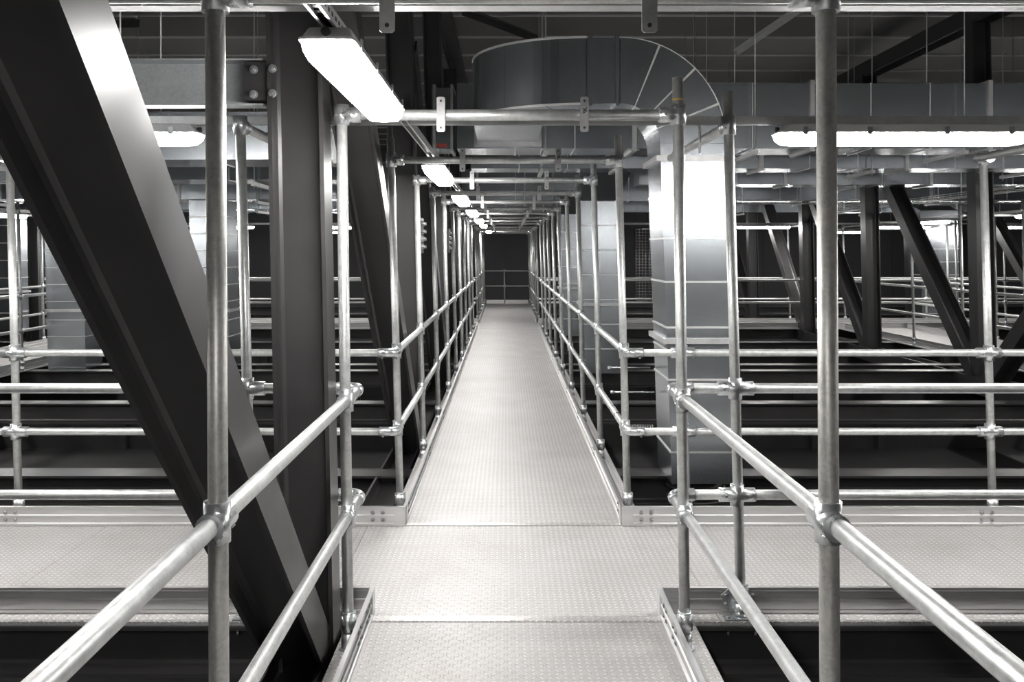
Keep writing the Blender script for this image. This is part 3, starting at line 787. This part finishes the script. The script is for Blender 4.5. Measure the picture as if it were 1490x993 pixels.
plain_riser('galvanised riser duct left of the first column', -4.75, -4.2, 13.4, 13.95, zr(-.03, .72, 3)+zr(1.0, 2.535, 6), [.86], .03)
plain_riser('galvanised riser duct at the far left edge', -9.65, -9.1, 16.3, 16.89, zr(.3, 2.555, 7), [1.0], .02)
plain_riser('wide galvanised riser duct far right behind the truss brace', 10.55, 11.5, 22.5, 23.1, zr(-.15, 2.8, 9), [], .02, (10.5, 11.5, 23.0, 23.59, 2.95))
# duct box left of the bend
t = thing('damper_box', 'galvanised fire damper box left of the curved duct', 'damper', (-.8, 8.6, 2.6))
obj('body', MB().box(-.755, -.535, 9.0, 9.5, 2.80, 3.42), 'sheet', t)
obj('flange', ring(-.56, -.535, 9.0, 9.5, 2.80, 3.42, 'x', .03), 'strut', t)
obj('flange', ring(-.74, -.715, 9.0, 9.5, 2.80, 3.42, 'x', .03), 'strut', t)
obj('red_sticker', MB().box(-.70, -.60, 8.995, 9.0, 2.81, 2.85), 'red', t)

# ------------------------------------------------------------------ galvanised beam at upper left
t = thing('galvanised_beam', 'galvanised channel beam bolted to the first column at upper left', 'beam', (-1.05, 4.0, 2.41))
prof = [(0, 2.41), (.09, 2.41), (.09, 2.418), (.008, 2.418), (.008, 2.612), (.09, 2.612), (.09, 2.62), (0, 2.62)]
obj('channel', MB().extr([(-u, v) for u, v in reversed(prof)], -4.2, -1.085, lambda u, v, a: (a, 4.05+u, v)), 'beam_galv', t, True)
cl = obj('cleat_plate', MB().box(-1.165, -1.065, 3.94, 4.042, 2.43, 2.60), 'steel', t)
for z in (2.455, 2.565):
    b_ = inst('bolt', 'nutbig', lambda: MB().cyl((0, 0, 0), (0, -.006, 0), .019, 14).cyl((0, -.006, 0), (0, -.022, 0), .013, 6).cyl((0, -.022, 0), (0, -.03, 0), .008, 8), 'fitting', t, (-1.12, 3.94, z))
    inst('bolt', 'nutbig', None, 'fitting', t, (-1.03, 3.918, z))
t = thing('galvanised_beam', 'shallow galvanised tray across the very top, just behind the nearest portal', 'beam', (-1.0, 2.6, 2.55))
obj('channel', MB().box(-2.4, 1.6, 2.50, 2.503, 2.45, 2.53).box(-2.4, 1.6, 2.503, 2.557, 2.45, 2.455).box(-2.4, 1.6, 2.557, 2.56, 2.45, 2.53), 'strut', t)
for x in (-2.0, 1.3):
    obj('drop_rod', MB().cyl((x, 2.53, 2.455), (x, 2.53, ZT), .006, 6), 'strut', t)
obj('wire_tie', MB().sweep([(-1.13, 2.49, 2.51), (-1.06, 2.485, 2.475), (-1.02, 2.49, 2.45)], .003, 6), 'fitting', t)

# ------------------------------------------------------------------ wire mesh trays
def mesh_panel(label, x0, x1, y, z0, z1, nx, nz, r_=.003, k=.0):
    t = thing('wire_mesh_tray', label, 'wire tray', (x0, y, z0))
    for i in range(nx+1):
        x = x0+(x1-x0)*i/nx; obj('upright_wire', MB().cyl((x, y, z0), (x, y, z1), r_, 5), 'wire', t)
    for i in range(nz+1):
        z = z0+(z1-z0)*i/nz; obj('cross_wire', MB().cyl((x0, y-.004, z), (x1, y-.004, z), r_, 5), 'wire', t)
    return t
mesh_panel('upright wire mesh panel behind the tall duct', 3.2, 4.0, 21.79, .55, 2.3, 10, 24, .004)
for z0, nm in ((.05, 'upper'), (-.24, 'lower')):
    mesh_panel('small %s wire mesh tray left of the tall duct foot' % nm, 1.15, 1.36, 7.4 if nm == 'lower' else 8.2, z0, z0+.14 if nm == 'lower' else z0+.1, 9, 6, .003)
def cable_tray(label, p0, p1, w_=.3, step=.25, z=2.62):
    t = thing('cable_tray', label, 'cable tray', (p0[0], p0[1], z))
    a = Vector((p1[0]-p0[0], p1[1]-p0[1], 0)); L = a.length; a.normalize(); u = Vector((-a.y, a.x, 0))
    P0 = Vector((p0[0], p0[1], z))
    for s_ in (-1, 1):
        for dz in (0, .06):
            q = P0+u*(s_*w_/2)+Vector((0, 0, dz)); obj('side_wire', MB().cyl(q, q+a*L, .006, 6), 'wire', t)
    k = 0
    while k*step < L:
        q = P0+a*(k*step)
        obj('cross_wire', MB().sweep([q-u*w_/2+Vector((0, 0, .06)), q-u*w_/2, q+u*w_/2, q+u*w_/2+Vector((0, 0, .06))], .005, 5), 'wire', t); k += 1
    for d_ in (.5, L*.4, L-.5):
        q = P0+a*d_; obj('drop_rod', MB().cyl(q, (q.x, q.y, ZT-.026), .006, 6), 'strut', t)
cable_tray('wire cable tray running along the right truss', (7.25, 10.2), (7.25, 20), .25)
cable_tray('wire cable tray crossing above the far right walkway', (4.0, 17.9), (12, 17.7), .25, .25, 2.72)
# conduits between riser and walkway
for z, y, nm in ((.80, 7.3, 'upper'), (.63, 7.1, 'lower')):
    t = thing('bracing_rod', '%s thin zinc rod reaching from the walkway rail to the tall duct' % nm, 'rod', (.85, y, z))
    obj('rod', MB().cyl((.84, y, z), (1.19, y, z), .007, 8), 'fitting', t)
    obj('nut', MB().cyl((.84, y, z), (.87, y, z), .014, 6), 'fitting', t)
